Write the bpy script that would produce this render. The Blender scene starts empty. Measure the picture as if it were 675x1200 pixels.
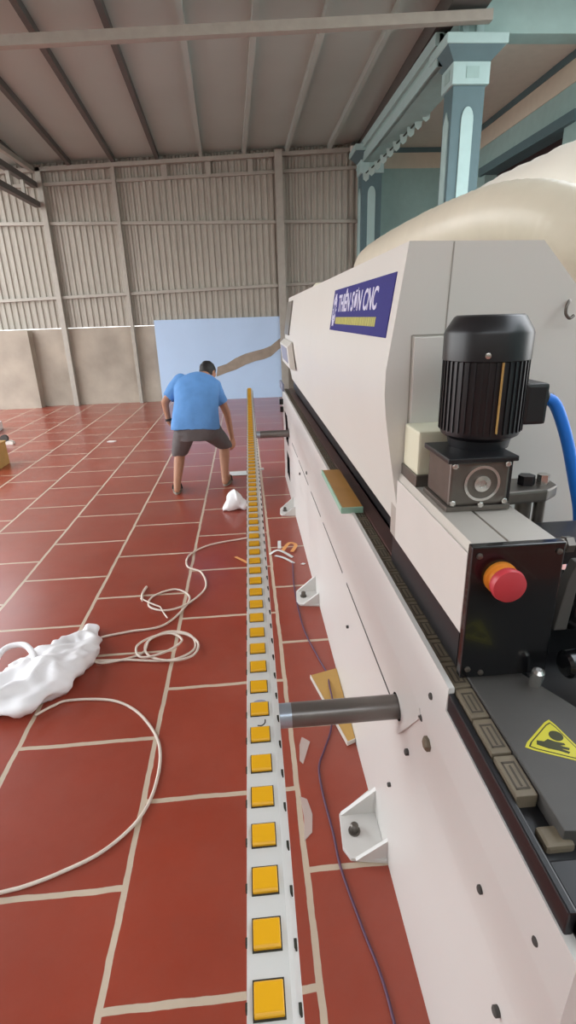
import bpy, bmesh, math, random
from mathutils import Vector, Matrix, noise
random.seed(7)
scn = bpy.context.scene
C = scn.collection
PI = math.pi

# ------------------------------------------------------------------ materials
def rgb(h):
    v = [int(h[i:i+2], 16)/255 for i in (0, 2, 4)]
    return tuple((c/12.92 if c <= .04045 else ((c+.055)/1.055)**2.4) for c in v) + (1,)

def mat(name, col, rough=.5, metal=0, spec=.5, var=0, vscale=8, bump=0, bscale=60, rvar=0, coat=0, alpha=1, trans=0, emit=None):
    m = bpy.data.materials.new(name); m.use_nodes = True
    nt = m.node_tree; N = nt.nodes; L = nt.links
    b = N['Principled BSDF']
    c = rgb(col) if isinstance(col, str) else col
    b.inputs['Base Color'].default_value = c
    b.inputs['Roughness'].default_value = rough
    b.inputs['Metallic'].default_value = metal
    b.inputs['Specular IOR Level'].default_value = spec
    b.inputs['Coat Weight'].default_value = coat
    b.inputs['Alpha'].default_value = alpha
    b.inputs['Transmission Weight'].default_value = trans
    tc = N.new('ShaderNodeTexCoord')
    nz = N.new('ShaderNodeTexNoise'); nz.inputs['Scale'].default_value = vscale; nz.inputs['Detail'].default_value = 6
    L.new(tc.outputs['Object'], nz.inputs['Vector'])
    if var:
        mp = N.new('ShaderNodeMapRange'); mp.inputs[1].default_value = .25; mp.inputs[2].default_value = .75
        mp.inputs[3].default_value = 1-var; mp.inputs[4].default_value = 1+var
        L.new(nz.outputs[0], mp.inputs[0])
        mx = N.new('ShaderNodeVectorMath'); mx.operation = 'MULTIPLY'
        mx.inputs[0].default_value = c[:3]; L.new(mp.outputs[0], mx.inputs[1])
        L.new(mx.outputs[0], b.inputs['Base Color'])
    if rvar:
        mr = N.new('ShaderNodeMapRange'); mr.inputs[1].default_value = .3; mr.inputs[2].default_value = .7
        mr.inputs[3].default_value = max(0, rough-rvar); mr.inputs[4].default_value = min(1, rough+rvar)
        L.new(nz.outputs[0], mr.inputs[0]); L.new(mr.outputs[0], b.inputs['Roughness'])
    if bump:
        n2 = N.new('ShaderNodeTexNoise'); n2.inputs['Scale'].default_value = bscale; n2.inputs['Detail'].default_value = 4
        L.new(tc.outputs['Object'], n2.inputs['Vector'])
        bp = N.new('ShaderNodeBump'); bp.inputs['Strength'].default_value = bump; bp.inputs['Distance'].default_value = .01
        L.new(n2.outputs[0], bp.inputs['Height']); L.new(bp.outputs[0], b.inputs['Normal'])
    if emit:
        b.inputs['Emission Color'].default_value = c; b.inputs['Emission Strength'].default_value = emit
    return m

def floor_mat():
    m = bpy.data.materials.new('terracotta_tiles'); m.use_nodes = True
    nt = m.node_tree; N = nt.nodes; L = nt.links; b = N['Principled BSDF']
    tc = N.new('ShaderNodeTexCoord'); sep = N.new('ShaderNodeSeparateXYZ'); L.new(tc.outputs['Object'], sep.inputs[0])
    def mth(op, a, bval=None):
        n = N.new('ShaderNodeMath'); n.operation = op
        L.new(a, n.inputs[0])
        if bval is not None: n.inputs[1].default_value = bval
        return n.outputs[0]
    com = N.new('ShaderNodeCombineXYZ')
    L.new(mth('ADD', sep.outputs[1], 64*.642-.87), com.inputs[0])       # along the hall
    L.new(mth('ADD', sep.outputs[0], 40*.585-.105), com.inputs[1])
    # irregular grout edges
    wob = N.new('ShaderNodeTexNoise'); wob.inputs['Scale'].default_value = 9; wob.inputs['Detail'].default_value = 5
    L.new(tc.outputs['Object'], wob.inputs['Vector'])
    vs = N.new('ShaderNodeVectorMath'); vs.operation = 'SUBTRACT'; vs.inputs[1].default_value = (.5, .5, .5)
    L.new(wob.outputs[1], vs.inputs[0])
    sc = N.new('ShaderNodeVectorMath'); sc.operation = 'SCALE'; sc.inputs['Scale'].default_value = .012
    L.new(vs.outputs[0], sc.inputs[0])
    ad = N.new('ShaderNodeVectorMath'); L.new(com.outputs[0], ad.inputs[0]); L.new(sc.outputs[0], ad.inputs[1])
    br = N.new('ShaderNodeTexBrick'); br.offset = .5; br.offset_frequency = 2; br.squash = 1
    br.inputs['Scale'].default_value = 1; br.inputs['Brick Width'].default_value = .642; br.inputs['Row Height'].default_value = .585
    br.inputs['Mortar Size'].default_value = .0108; br.inputs['Mortar Smooth'].default_value = .15; br.inputs['Bias'].default_value = 0
    br.inputs['Color1'].default_value = rgb('9A3E2A'); br.inputs['Color2'].default_value = rgb('923A29'); br.inputs['Mortar'].default_value = rgb('C6B49E')
    L.new(ad.outputs[0], br.inputs['Vector'])
    nz = N.new('ShaderNodeTexNoise'); nz.inputs['Scale'].default_value = 2.2; nz.inputs['Detail'].default_value = 8; nz.inputs['Roughness'].default_value = .65
    L.new(tc.outputs['Object'], nz.inputs['Vector'])
    mp = N.new('ShaderNodeMapRange'); mp.inputs[1].default_value = .3; mp.inputs[2].default_value = .72; mp.inputs[3].default_value = .9; mp.inputs[4].default_value = 1.12
    L.new(nz.outputs[0], mp.inputs[0])
    mx = N.new('ShaderNodeVectorMath'); mx.operation = 'MULTIPLY'; L.new(br.outputs[0], mx.inputs[0]); L.new(mp.outputs[0], mx.inputs[1])
    # dust veil in patches
    nd = N.new('ShaderNodeTexNoise'); nd.inputs['Scale'].default_value = .8; nd.inputs['Detail'].default_value = 7; nd.inputs['Roughness'].default_value = .7
    L.new(tc.outputs['Object'], nd.inputs['Vector'])
    md = N.new('ShaderNodeMapRange'); md.inputs[1].default_value = .4; md.inputs[2].default_value = .8; md.inputs[3].default_value = 0; md.inputs[4].default_value = .16
    L.new(nd.outputs[0], md.inputs[0])
    mix = N.new('ShaderNodeMix'); mix.data_type = 'RGBA'; mix.inputs[7].default_value = rgb('B0958A')
    L.new(md.outputs[0], mix.inputs[0]); L.new(mx.outputs[0], mix.inputs[6]); L.new(mix.outputs[2], b.inputs['Base Color'])
    mr = N.new('ShaderNodeMapRange'); mr.inputs[1].default_value = .3; mr.inputs[2].default_value = .75; mr.inputs[3].default_value = .30; mr.inputs[4].default_value = .31
    L.new(nz.outputs[0], mr.inputs[0])
    ra = N.new('ShaderNodeMath'); ra.operation = 'MULTIPLY_ADD'; ra.inputs[1].default_value = .4
    L.new(br.outputs[1], ra.inputs[0]); L.new(mr.outputs[0], ra.inputs[2]); L.new(ra.outputs[0], b.inputs['Roughness'])
    bp = N.new('ShaderNodeBump'); bp.inputs['Strength'].default_value = .35; bp.inputs['Distance'].default_value = .004; bp.invert = True
    L.new(br.outputs[1], bp.inputs['Height']); L.new(bp.outputs[0], b.inputs['Normal'])
    b.inputs['Coat Weight'].default_value = .35; b.inputs['Coat Roughness'].default_value = .18
    return m

M = dict(
    floor=floor_mat(),
    ground=mat('yard_concrete', 'AEABA5', .9, var=.12, vscale=1.5),
    sheet=mat('galvanised_sheet', 'A8A398', .55, .15, var=.07, vscale=3),
    girt=mat('galvanised_tube', 'A5A096', .5, .2, var=.08),
    dark_steel=mat('grey_purlin_steel', '5E5C58', .55, .2, var=.08),
    roof=mat('roof_foil', 'B0BAB3', .5, .1, var=.05, vscale=1),
    concrete=mat('bare_render', 'A59B8D', .9, var=.24, vscale=1.6, bump=.3, bscale=25),
    bluewall=mat('pale_blue_paint', 'B6CEEA', .75, var=.03, vscale=2),
    patch=mat('grey_cement_patch', '96897B', .95, var=.15, vscale=7, bump=.3),
    teal=mat('dusty_teal_paint', '9CBAB6', .7, var=.05),
    teal_dark=mat('deep_teal_paint', '5A7378', .7, var=.05),
    teal_light=mat('pale_teal_paint', 'ABC8C6', .7, var=.04),
    cream=mat('cream_paint', 'D4CBB8', .8, var=.04),
    soffit=mat('porch_ceiling_paint', 'C9C3B6', .8, var=.04),
    maroon=mat('dark_maroon_wood', '2A1414', .6),
    white=mat('white_powder_coat', 'D8D6D2', .38, var=.02, vscale=2, rvar=.08),
    hoodw=mat('warm_white_powder_coat', 'D8D5CE', .4, var=.02, vscale=2),
    seam=mat('panel_seam_shadow_gap', '4A4744', .8),
    black=mat('black_anodised', '17171A', .38, var=.1),
    gloss_black=mat('gloss_black_paint', '0E0E10', .2, coat=.3),
    motor=mat('black_motor_paint', '1B1B1E', .35, var=.1),
    tableplate=mat('dark_grey_plate', '4A4744', .6, 0, var=.1),
    brown=mat('brown_black_strip', '5E4540', .32, var=.08),
    pad=mat('worn_rubber_pad', '6E6352', .6, var=.2, vscale=25),
    padgroove=mat('rubber_groove', '4A4238', .8),
    alu=mat('brushed_aluminium', 'BDB7AF', .4, .35, var=.04),
    alu_white=mat('pale_aluminium_side', 'D8D3CD', .45, .1, var=.02),
    steel=mat('machined_steel', '6E6862', .35, .7, var=.15, vscale=20),
    bright=mat('bright_steel', 'C8C5C0', .25, .9),
    tube=mat('grey_steel_tube', '77726E', .3, .6, var=.08),
    tubeend=mat('zinc_sleeve', 'A9B4C0', .3, .6, var=.08),
    rail=mat('white_rail_profile', 'CFCDC9', .42, .15, var=.03),
    yellow=mat('amber_yellow_roller', 'D99E08', .4, var=.04),
    slot=mat('slot_shade_and_dark_parts', '2E2A20', .8),
    red=mat('emergency_red', 'BE3A42', .4),
    orange=mat('amber_collar', 'E08A2A', .4),
    navy=mat('navy_sign', '2E2C78', .6, spec=.2),
    signwhite=mat('sign_white', 'D9D6EC', .5),
    signyellow=mat('sign_yellow', 'B9B45A', .5),
    warn=mat('warning_yellow', 'C4BB2E', .45),
    warnblack=mat('warning_black', '33330F', .5),
    bluecable=mat('bright_blue_cable', '1E78DC', .45),
    hose=mat('cream_hose', 'D3C9B6', .35, var=.05, bump=0),
    hosew=mat('off_white_hose', 'E6E1D6', .45),
    boxw=mat('pale_cream_box', 'D9D6BE', .45),
    screen=mat('dark_grey_screen', '77746E', .3),
    stickerblue=mat('blue_grey_label', '8E93A8', .5),
    wood=mat('ochre_board', 'C39A55', .6, var=.1, vscale=5),
    woodw=mat('white_melamine', 'DDD8CE', .4),
    board=mat('amber_brown_board', 'A97A3A', .5, var=.1),
    mint=mat('mint_edge_band', '9CC4AE', .45),
    skin=mat('skin', 'B07E62', .55, var=.06, vscale=12),
    shirt=mat('blue_cotton', '5F92CC', .85, var=.06, vscale=10, bump=.25, bscale=40),
    shorts=mat('charcoal_cotton', '646060', .85, var=.08, vscale=10, bump=.2, bscale=40),
    hair=mat('black_hair', '15120F', .6, bump=.5, bscale=120),
    rubber=mat('tan_rubber_sole', '8C8478', .7),
    strap=mat('dark_strap', '2B2623', .6),
    plastic=mat('white_carrier_plastic', 'EFEDEE', .4, var=.03),
    cable=mat('off_white_cable', 'E0D2C4', .5, var=.06),
    film=mat('clear_film', 'E6D8D0', .25, alpha=.45),
    purple=mat('thin_purple_wire', '5A3A52', .5),
    card=mat('cardboard', 'B08A4E', .8, var=.08),
    paper=mat('white_paper', 'DCD6D0', .7),
    tieorange=mat('pale_orange_plastic', 'E2A060', .5),
    tiewhite=mat('pale_plastic_strip', 'DDE0DE', .45),
    flag=mat('pale_teal_flag', 'A9BFBA', .7),
    flagdark=mat('dark_green_cord', '33403A', .8),
    lamp=mat('lamp_white', 'E0DCD4', .5),
)

# ------------------------------------------------------------------ geometry helpers
class B:
    def __init__(s): s.bm = bmesh.new(); s.mi = 0
    def _f(s, vs):
        try:
            f = s.bm.faces.new(vs); f.material_index = s.mi; return f
        except ValueError: return None
    def hull8(s, p):
        v = [s.bm.verts.new(q) for q in p]
        for i in ((0,3,2,1),(4,5,6,7),(0,1,5,4),(1,2,6,5),(2,3,7,6),(3,0,4,7)): s._f([v[k] for k in i])
        return v
    def box(s, x0, x1, y0, y1, z0, z1, bev=0):
        t = bmesh.new(); 
        v = [t.verts.new(q) for q in ((x0,y0,z0),(x1,y0,z0),(x1,y1,z0),(x0,y1,z0),(x0,y0,z1),(x1,y0,z1),(x1,y1,z1),(x0,y1,z1))]
        for i in ((0,3,2,1),(4,5,6,7),(0,1,5,4),(1,2,6,5),(2,3,7,6),(3,0,4,7)): t.faces.new([v[k] for k in i])
        if bev: bmesh.ops.bevel(t, geom=list(t.edges), offset=bev, segments=2, profile=.6, affect='EDGES')
        s.add(t); return s
    def add(s, t, mtx=None):
        if mtx is not None: bmesh.ops.transform(t, matrix=mtx, verts=t.verts)
        mp = {v: s.bm.verts.new(v.co) for v in t.verts}
        for f in t.faces: s._f([mp[v] for v in f.verts])
        t.free(); return s
    def prism(s, poly, axis, a, b2, bev=0, poly2=None):
        # poly: 2-D points; axis: 'y' -> (x,z), 'x' -> (y,z), 'z' -> (x,y)
        t = bmesh.new(); q = poly2 or poly
        def P(p, d):
            return {'y': (p[0], d, p[1]), 'x': (d, p[0], p[1]), 'z': (p[0], p[1], d)}[axis]
        A = [t.verts.new(P(p, a)) for p in poly]; Bv = [t.verts.new(P(p, b2)) for p in q]
        n = len(poly)
        t.faces.new(A); t.faces.new(Bv[::-1])
        for i in range(n): t.faces.new([A[i], A[i-1], Bv[i-1], Bv[i]])
        bmesh.ops.recalc_face_normals(t, faces=t.faces)
        if bev: bmesh.ops.bevel(t, geom=list(t.edges), offset=bev, segments=2, profile=.6, affect='EDGES')
        s.add(t); return s
    def rings(s, rings, cap=True):
        V = [[s.bm.verts.new(p) for p in r] for r in rings]
        n = len(V[0])
        for a, b2 in zip(V, V[1:]):
            for i in range(n): s._f([a[i-1], a[i], b2[i], b2[i-1]])
        if cap: s._f(V[0]); s._f(V[-1][::-1])
        return s
    def cyl(s, p, q, r, r2=None, n=24):
        p = Vector(p); q = Vector(q); r2 = r if r2 is None else r2
        d = (q-p).normalized(); u = d.orthogonal().normalized(); w = d.cross(u)
        R = []
        for c, rr in ((p, r), (q, r2)):
            R.append([c+(u*math.cos(2*PI*i/n)+w*math.sin(2*PI*i/n))*rr for i in range(n)])
        return s.rings(R)
    def lathe(s, p, d, prof, n=28):
        # prof: (distance along d, radius)
        p = Vector(p); d = Vector(d).normalized(); u = d.orthogonal().normalized(); w = d.cross(u)
        return s.rings([[p+d*t+(u*math.cos(2*PI*i/n)+w*math.sin(2*PI*i/n))*max(r, 1e-4) for i in range(n)] for t, r in prof])
    def tube(s, pts, r, n=10, closed=False, sub=6, rad=None):
        P = catmull(pts, sub); T = []
        m = len(P)
        for i in range(m): T.append((P[min(i+1, m-1)]-P[max(i-1, 0)]).normalized())
        u = T[0].orthogonal().normalized(); R = []
        for i in range(m):
            u = (u-T[i]*u.dot(T[i])).normalized(); w = T[i].cross(u)
            rr = r if rad is None else rad(i/(m-1))
            R.append([P[i]+(u*math.cos(2*PI*k/n)+w*math.sin(2*PI*k/n))*rr for k in range(n)])
        return s.rings(R)
    def ball(s, c, r, sx=1, sy=1, sz=1, rot=None, n=18):
        t = bmesh.new(); bmesh.ops.create_uvsphere(t, u_segments=n, v_segments=n*2//3, radius=1)
        m = Matrix.Diagonal((r*sx, r*sy, r*sz, 1))
        if rot is not None: m = rot.to_4x4() @ m
        return s.add(t, Matrix.Translation(c) @ m)
    def cap(s, p, q, r, r2):
        s.ball(p, r, n=14); s.ball(q, r2, n=14); return s.cyl(p, q, r, r2, 16)
    def build(s, name, m, parent=None, smooth=False, loc=None):
        bm = s.bm
        bmesh.ops.recalc_face_normals(bm, faces=bm.faces)
        me = bpy.data.meshes.new(name); bm.to_mesh(me); bm.free()
        for k in (m if isinstance(m, (list, tuple)) else [m]): me.materials.append(M[k])
        if smooth:
            me.polygons.foreach_set('use_smooth', [True]*len(me.polygons))
            if smooth != 'all': me.set_sharp_from_angle(angle=math.radians(35))
        o = bpy.data.objects.new(name, me); C.objects.link(o)
        if parent: o.parent = parent; o.matrix_parent_inverse = parent_world(parent).inverted()
        return o

def parent_world(o):
    return (parent_world(o.parent) @ o.matrix_parent_inverse @ o.matrix_basis) if o.parent else o.matrix_basis.copy()

def catmull(pts, sub):
    P = [Vector(p) for p in pts]
    if sub <= 1 or len(P) < 3: return P
    out = []
    for i in range(len(P)-1):
        a = P[max(i-1, 0)]; b = P[i]; c = P[i+1]; d = P[min(i+2, len(P)-1)]
        for k in range(sub):
            t = k/sub
            out.append(.5*((2*b)+(c-a)*t+(2*a-5*b+4*c-d)*t*t+(3*b-a-3*c+d)*t**3))
    out.append(P[-1]); return out

def tag(o, label, cat, group=None, kind=None):
    o['label'] = label; o['category'] = cat
    if group: o['group'] = group
    if kind: o['kind'] = kind
    return o
def thing(name, loc, label, cat, group=None):
    o = bpy.data.objects.new(name, None); C.objects.link(o); o.location = loc; o.empty_display_size = .1
    return tag(o, label, cat, group)
def struct(o, label, cat):
    return tag(o, label, cat, kind='structure')
def remesh(o, vox, smooth_it=6):
    r = o.modifiers.new('r', 'REMESH'); r.mode = 'VOXEL'; r.voxel_size = vox; r.use_smooth_shade = True
    s = o.modifiers.new('s', 'SMOOTH'); s.iterations = smooth_it; s.factor = .5
    dg = bpy.context.evaluated_depsgraph_get(); me = bpy.data.meshes.new_from_object(o.evaluated_get(dg))
    o.modifiers.clear(); old = o.data; me.name = old.name; ms = list(old.materials); o.data = me
    me.materials.clear()
    for k in ms: me.materials.append(k)
    me.polygons.foreach_set('use_smooth', [True]*len(me.polygons)); return o
def text_mesh(body, size, m, name, parent, mtx, sx=1, extrude=.0006, offset=0):
    cu = bpy.data.curves.new(name, 'FONT'); cu.body = body; cu.size = size; cu.extrude = extrude; cu.offset = offset
    t = bpy.data.objects.new(name+'_src', cu); C.objects.link(t)
    dg = bpy.context.evaluated_depsgraph_get(); me = bpy.data.meshes.new_from_object(t.evaluated_get(dg))
    bpy.data.objects.remove(t); me.materials.clear(); me.materials.append(M[m]); me.name = name
    me.transform(mtx @ Matrix.Diagonal((sx, 1, 1, 1)))
    o = bpy.data.objects.new(name, me); C.objects.link(o)
    o.parent = parent; o.matrix_parent_inverse = parent_world(parent).inverted(); return o

# ------------------------------------------------------------------ camera
cam = bpy.data.cameras.new('camera'); co = bpy.data.objects.new('camera', cam); C.objects.link(co)
def cd(px, py): return Vector((px-337.5, -(py-600), -614)).normalized()
Yc = cd(285, 372); Zd = -cd(390, 2240); Zc = (Zd-Yc*Yc.dot(Zd)).normalized(); Xc = Yc.cross(Zc)
R3 = Matrix((Xc, Yc, Zc))
co.matrix_world = Matrix.Translation((0, 0, 1.7)) @ R3.to_4x4()
cam.sensor_fit = 'VERTICAL'; cam.sensor_height = 36; cam.lens = 36*614/1200; cam.clip_start = .02
scn.camera = co

# ------------------------------------------------------------------ shell of the shed
WY = 12.0
def zroof(x, y): return 4.68+.0433*(x+1)+.05*(12-y)
b = B(); b.box(-9, 5.2, -5, 12.3, -.1, 0)
struct(b.build('floor', 'floor'), 'glossy dark red terracotta tile floor with pale grout', 'floor')
b = B(); b.box(-5.3, 5.2, -5.2, -5, 0, 5.6)
struct(b.build('light_block_front', 'sheet'), 'unseen wall added behind the viewer to cut the light', 'wall')  # out of view, added to close off daylight from behind the camera
b = B(); b.box(-5.45, -5.3, -5.2, .2, 0, 5.2)
struct(b.build('light_block_left', 'sheet'), 'unseen side wall added left of the viewer to cut the light', 'wall')  # out of view, added to dim daylight on the near machine side
b = B(); b.box(-45, 45, -45, 55, -.16, -.105)
struct(b.build('ground', 'ground'), 'unseen grey concrete yard added outside the shed to bounce daylight', 'ground')  # ground outside the view, added to bounce skylight inward

def corr(x0, x1, z0, name):
    b = B(); per = .125; d = .028; prof = []
    x = x0
    while x < x1:
        prof += [(x, 0), (x+.045, 0), (x+.0625, -d), (x+.1075, -d)]; x += per
    top = []; bot = []
    for px, dy in prof:
        bot.append(b.bm.verts.new((px, WY+.03+dy, z0))); top.append(b.bm.verts.new((px, WY+.03+dy, zroof(px, WY)+.01)))
    for i in range(len(prof)-1): b._f([bot[i], bot[i+1], top[i+1], top[i]])
    o = b.build(name, 'sheet')
    s = o.modifiers.new('t', 'SOLIDIFY'); s.thickness = .0015
    return o
struct(corr(-9, 2.44, 1.60, 'wall_back'), 'ribbed grey metal sheet wall above the bare concrete', 'wall')
b = B(); b.box(-9, 2.44, 12.02, 12.2, 0, 1.593)
struct(b.build('wall_lower', 'concrete'), 'bare grey concrete lower wall under the metal sheet', 'wall')
b = B(); b.box(-7.4, -4.44, 11.78, 12.02, 0, 1.575)
struct(b.build('wall_pier', 'concrete'), 'bare concrete pier projecting from the lower wall at left', 'wall')
# painted blue section with a raised, unpainted strip
b = B(); b.box(-1.88, .92, 11.93, 12.02, 0, 1.70)
bw = struct(b.build('wall_painted', 'bluewall'), 'pale blue painted wall section behind the bending man', 'wall')
up = [(-.62, .70), (-.42, .745), (-.22, .85), (0, .93), (.22, .98), (.40, 1.02), (.56, 1.08), (.74, 1.22), (.92, 1.34)]
lo = [(-.66, .50), (-.44, .60), (-.22, .68), (0, .79), (.22, .86), (.40, .885), (.56, .93), (.74, 1.06), (.92, 1.13)]
up = [(x, z+.03*math.sin(PI*(x+.7)/1.7)) for x, z in up]; lo = [(x, z-.06*math.sin(PI*(x+.7)/1.7)) for x, z in lo]
b = B(); b.prism(up+lo[::-1], 'y', 11.922, 11.94)
b.build('trim_1', 'patch', bw)
bw.children[0]['label'] = 'rough grey cement strip running diagonally up the blue paint'

def rbox(x0, x1, y, w, zlo, zhi, name, label, m='girt', cat='post'):
    b = B(); b.prism([(x0, zlo), (x1, zlo), (x1, zhi), (x0, zhi)], 'y', y, y+w, .006)
    return struct(b.build(name, m), label, cat)
rbox(-3.775, -3.675, 11.86, .13, 0, 4.5, 'post', 'wide pale steel post left of the plain wall bays, under the truss')
rbox(-2.37, -2.30, 11.88, .11, 0, 4.58, 'post', 'slim steel post standing on floor left of the blue wall')
rbox(.775, .925, 11.80, .12, 0, 4.70, 'post', 'thick steel post rising behind the right edge of blue wall')
for z0, z1, t, lab in ((2.13, 2.28, .06, 'lowest steel rail across the ribbed wall'), (3.52, 3.46, .06, 'middle steel rail across the ribbed wall'), (4.13, 4.33, .06, 'top steel rail just under the shed roof')):
    b = B(); xs = (-8.5, -5.0, .8, 2.44)
    zl = lambda x: z0+(z1-z0)*(x+4.9)/5.7
    b.prism([(-8.5, zl(-8.5)), (2.44, zl(2.44)), (2.44, zl(2.44)+t), (-8.5, zl(-8.5)+t)], 'y', 11.94, 11.995, .004)
    struct(b.build('girt', 'girt'), lab, 'rail')
# eave tube along the top of the back wall
b = B(); b.hull8([(-8.5, 11.86, zroof(-8.5, 12)-.16), (2.44, 11.86, zroof(2.44, 12)-.16), (2.44, 11.96, zroof(2.44, 12)-.16), (-8.5, 11.96, zroof(-8.5, 12)-.16),
                  (-8.5, 11.86, zroof(-8.5, 12)-.09), (2.44, 11.86, zroof(2.44, 12)-.09), (2.44, 11.96, zroof(2.44, 12)-.09), (-8.5, 11.96, zroof(-8.5, 12)-.09)])
struct(b.build('eave_tube', 'girt'), 'pale square tube where the roof meets the back wall', 'beam')
# short stubs between eave tube and top rail
for k, sx in enumerate((-1.36, -.52, .30)):
    b = B(); b.box(sx-.05, sx+.05, 11.93, 11.99, 4.24+.035*(sx+2), zroof(sx, 12)-.16)
    struct(b.build('wall_stub', 'girt'), ('short dark stub under the roof above the blue wall\'s left edge', 'short dark stub under the roof above the bending man', 'short dark stub under the roof nearest the thick post')[k], 'post')
# purlins + roof
b = B(); x0, x1, y0, y1 = -5.3, 2.85, -3, 12.3
b.hull8([(x0, y0, zroof(x0, y0)), (x1, y0, zroof(x1, y0)), (x1, y1, zroof(x1, y1)), (x0, y1, zroof(x0, y1)),
         (x0, y0, zroof(x0, y0)+.05), (x1, y0, zroof(x1, y0)+.05), (x1, y1, zroof(x1, y1)+.05), (x0, y1, zroof(x0, y1)+.05)])
struct(b.build('ceiling', 'roof'), 'sloping dull grey sheet roof over the shed', 'ceiling')
names = {-3: 'far left', -2: '', }
for k in range(-6, 6):
    xa = -2.302+.83*k
    if xa > 2.3 or xa < -5: continue
    xb = xa+.03*14; ya, yb = 11.95, -2
    w = .035; h = .1
    def q(x, y, dz): return (x, y, zroof(x, y)+dz)
    b = B(); b.hull8([q(xa-w, ya, -h), q(xa+w, ya, -h), q(xb+w, yb, -h), q(xb-w, yb, -h), q(xa-w, ya, .001), q(xa+w, ya, .001), q(xb+w, yb, .001), q(xb-w, yb, .001)])
    struct(b.build('purlin', 'dark_steel' if k < 2 else 'roof'), 'dark steel purlin running back under the grey roof', 'purlin')['group'] = 'purlins under the shed roof'
# cross tube
b = B()
z = lambda x: 4.585+.045*x
b.hull8([(-8, 7.16, z(-8)), (2.95, 7.16, z(2.95)), (2.95, 7.26, z(2.95)), (-8, 7.26, z(-8)), (-8, 7.16, z(-8)+.1), (2.95, 7.16, z(2.95)+.1), (2.95, 7.26, z(2.95)+.1), (-8, 7.26, z(-8)+.1)])
struct(b.build('cross_beam', 'girt'), 'long square steel tube crossing under the roof', 'beam')
# longitudinal truss on the left
tr = thing('roof_truss', (-3.8, 11.8, 3.83), 'dark lattice truss running back to the left steel post', 'truss'); tr['kind'] = 'structure'
b = B(); b.box(-3.87, -3.77, 2, 11.86, 3.80, 3.90, .006); b.build('bottom_chord', 'dark_steel', tr)
b = B(); b.box(-3.87, -3.77, 2, 11.86, 4.13, 4.23, .006); b.build('top_chord', 'dark_steel', tr)
b = B(); b.box(-3.87, -3.79, 2, 11.86, 4.40, 4.48, .006); b.build('eave_chord', 'girt', tr)
for k in range(14):
    yy = 11.2-k*.62
    b = B(); b.box(-3.85, -3.79, yy, yy+.07, 3.89, 4.14); b.build('web', 'girt', tr)

# ------------------------------------------------------------------ house on the right: columns, beam, facade
def column(cx, cy, label):
    c = thing('column', (cx, cy+.13, 0), label, 'column'); c['kind'] = 'structure'
    w = .195
    b = B(); b.box(cx-w, cx+w, cy, cy+.30, 0, 4.2, .006); b.build('shaft', 'teal_dark', c)
    b = B(); n = 10
    pts = [(cx-.075, .4), (cx+.075, .4), (cx+.075, 3.85)]+[(cx+.075*math.cos(t*PI/n), 3.85+.14*math.sin(t*PI/n)) for t in range(1, n)]+[(cx-.075, 3.85)]
    b.prism(pts, 'y', cy-.018, cy+.01, .004)
    b.build('front_panel', 'teal_light', c)
    b = B(); pts = [(cy+.07, .4), (cy+.24, .4), (cy+.24, 3.85), (cy+.155, 3.98), (cy+.07, 3.85)]
    b.prism(pts, 'x', cx-w-.014, cx-w+.01, .004); b.build('side_panel', 'teal_light', c)
    b = B(); e = .225
    b.box(cx-e, cx+e, cy-.04, cy+.34, 4.2, 4.42, .01); b.build('capital_band', 'teal_light', c)
    b = B(); b.box(cx-.06, cx+.09, cy-.046, cy-.03, 4.26, 4.37); b.build('square_recess', 'teal', c)
    b = B(); b.box(cx-e-.006, cx-e+.01, cy+.06, cy+.22, 4.26, 4.37); b.build('square_recess', 'teal', c)
    b = B(); b.prism([(cx-e, cy-.04), (cx+e, cy-.04), (cx+e, cy+.34), (cx-e, cy+.34)], 'z', 4.42, 4.54, 0, [(cx-.34, cy-.15), (cx+.34, cy-.15), (cx+.34, cy+.45), (cx-.34, cy+.45)]); b.build('flared_cap', 'teal_dark', c)
    b = B(); b.box(cx-.36, cx+.36, cy-.17, cy+.47, 4.54, 4.64, .012); b.build('top_slab', 'teal_light', c)
    b = B(); b.box(cx-.17, cx+.17, cy, cy+.3, 4.64, 5.15); b.build('upper_shaft', 'teal', c)
    b = B(); b.box(cx-.13, cx-.06, cy-.015, cy+.01, 4.64, 5.1); b.build('upper_stripe', 'teal_light', c)
    b = B(); b.box(cx+.03, cx+.12, cy-.015, cy+.01, 4.64, 5.1); b.build('upper_stripe', 'teal_light', c)
    return c
column(2.83, 7.40, 'large teal decorated column with square capital beyond the hose')
column(2.60, 11.45, 'teal column in the far corner beside the ribbed wall')
bm_ = thing('concrete_beam', (2.6, 9.5, 4.4), 'teal moulded concrete beam joining the two columns', 'beam'); bm_['kind'] = 'structure'
b = B(); b.hull8([(2.51, 7.62, 4.46), (2.95, 7.62, 4.46), (2.80, 12, 4.36), (2.42, 12, 4.36), (2.51, 7.62, 4.78), (2.95, 7.62, 4.78), (2.80, 12, 4.70), (2.42, 12, 4.70)]); b.build('beam_body', 'teal', bm_)
def strip(z0, z1, out, m, nm):
    b = B(); b.hull8([(2.51-out, 7.62, z0+.10), (2.56, 7.62, z0+.10), (2.46, 12, z0), (2.42-out, 12, z0), (2.51-out, 7.62, z1+.10), (2.56, 7.62, z1+.10), (2.46, 12, z1), (2.42-out, 12, z1)]); b.build(nm, m, bm_)
strip(4.36, 4.50, .02, 'teal_light', 'lower_moulding'); strip(4.56, 4.69, .05, 'teal_light', 'upper_moulding')
b = B(); b.hull8([(2.50, 4.5, 4.95), (2.9, 4.5, 4.95), (2.9, 12.1, 4.68), (2.42, 12.1, 4.68), (2.50, 4.5, zroof(2.5, 4.5)+.02), (2.9, 4.5, zroof(2.9, 4.5)+.02), (2.9, 12.1, zroof(2.9, 12)+.02), (2.42, 12.1, zroof(2.42, 12)+.02)])
struct(b.build('beam', 'dark_steel'), 'dark edge beam between grey roof and teal moulding', 'beam')
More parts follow.
